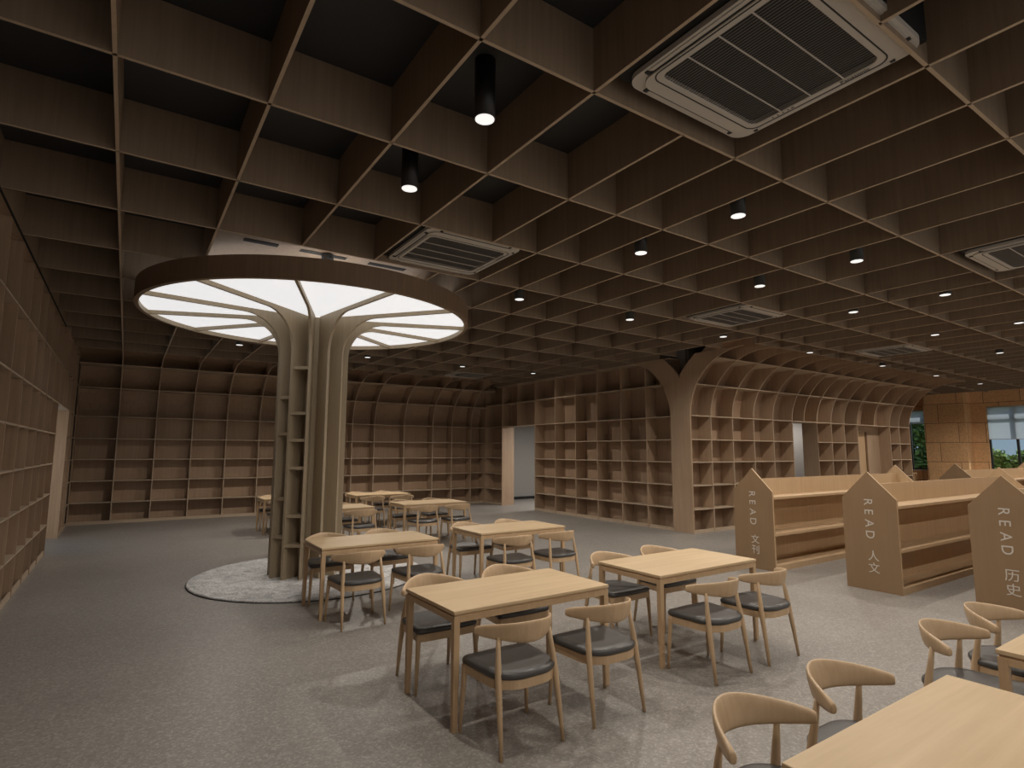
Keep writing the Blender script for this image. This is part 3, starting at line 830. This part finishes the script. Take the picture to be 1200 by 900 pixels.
for k in range(5):
    bush('shrub', 'shrub', ['low bright green shrub outside the wide window next to its inner frame', 'bright green shrub outside the wide window, second along',
         'bright green shrub outside the wide window, third along', 'bright green shrub outside between the windows', 'bright green shrub outside the front window'][k],
         (29.5 + .4 * (k % 2), (8.6, 7.35, 6.1, 9.85, 4.8)[k], -.3), .66, .78, 1.10 - .05 * (k % 3), 3600, 'leaf_light', .02, 10 + k, .14, 'shrubs outside the end wall windows')

# ------------------------------------------------------------------ world and lights
wd = bpy.data.worlds.new('world'); bpy.context.scene.world = wd; wd.use_nodes = True
nt = wd.node_tree; bg = nt.nodes['Background']
tc = nt.nodes.new('ShaderNodeTexCoord'); sx = nt.nodes.new('ShaderNodeSeparateXYZ'); cr = nt.nodes.new('ShaderNodeValToRGB')
nt.links.new(tc.outputs['Generated'], sx.inputs[0]); nt.links.new(sx.outputs['Z'], cr.inputs[0])
cr.color_ramp.elements[0].position = 0; cr.color_ramp.elements[0].color = (.33, .42, .50, 1)
cr.color_ramp.elements[1].position = .35; cr.color_ramp.elements[1].color = (.12, .22, .38, 1)
mr = nt.nodes.new('ShaderNodeMapRange'); mr.interpolation_type = 'SMOOTHSTEP'
mr.inputs['From Min'].default_value = .1; mr.inputs['From Max'].default_value = -.7; mr.inputs['To Min'].default_value = 0; mr.inputs['To Max'].default_value = 1
nt.links.new(sx.outputs['Y'], mr.inputs[0])
mx = nt.nodes.new('ShaderNodeMix'); mx.data_type = 'RGBA'; nt.links.new(mr.outputs[0], mx.inputs['Factor'])
nt.links.new(cr.outputs[0], mx.inputs['A']); mx.inputs['B'].default_value = (.68, .64, .59, 1)
nt.links.new(mx.outputs['Result'], bg.inputs['Color']); bg.inputs['Strength'].default_value = 1.0

def area(name, loc, rot, sx, sy, power, col):
    l = bpy.data.lights.new(name, 'AREA'); l.shape = 'RECTANGLE'; l.size = sx; l.size_y = sy; l.energy = power; l.color = col
    o = bpy.data.objects.new(name, l); C.objects.link(o); o.location = loc; o.rotation_euler = rot; return o
area('corridor_fill', (12.6, 14.5, 2.85), (0, 0, 0), 1.5, .6, 120, (1, .95, .9))  # added fill without a fixture, brightens the corridor walls
area('back_room_fill', (18.0, 9.5, 2.85), (0, 0, 0), 1.6, .4, 32, (1, .95, .9))  # added fill without a fixture, brightens the grey wall past the doorway
sun = bpy.data.lights.new('sun', 'SUN'); sun.energy = 3.2; sun.angle = math.radians(3); sun.color = (1, .95, .88)
so = bpy.data.objects.new('sun', sun); C.objects.link(so); so.rotation_euler = Vector((-.5, .5, -.7)).to_track_quat('-Z', 'Y').to_euler()

# ------------------------------------------------------------------ camera
cam = bpy.data.cameras.new('camera'); co = bpy.data.objects.new('camera', cam); C.objects.link(co)
cam.sensor_width = 36; cam.lens = 666.804 / 1200 * 36; cam.clip_start = .05; cam.clip_end = 200
r = Vector((0.829054, -0.55916, 0.003278)); u = Vector((-0.06807, -0.095104, 0.993137)); d = Vector((0.55501, 0.823587, 0.116908))
co.matrix_world = Matrix(((r[0], u[0], -d[0], 0), (r[1], u[1], -d[1], 0), (r[2], u[2], -d[2], 1.79), (0, 0, 0, 1)))
sc = bpy.context.scene; sc.camera = co
sc.view_settings.view_transform = 'Standard'; sc.view_settings.look = 'None'; sc.view_settings.gamma = 1
sc.view_settings.use_curve_mapping = False; sc.view_settings.exposure = 0
sc.cycles.max_bounces = 8; sc.cycles.diffuse_bounces = 4; sc.cycles.use_denoising = True
sc.cycles.sample_clamp_indirect = 4
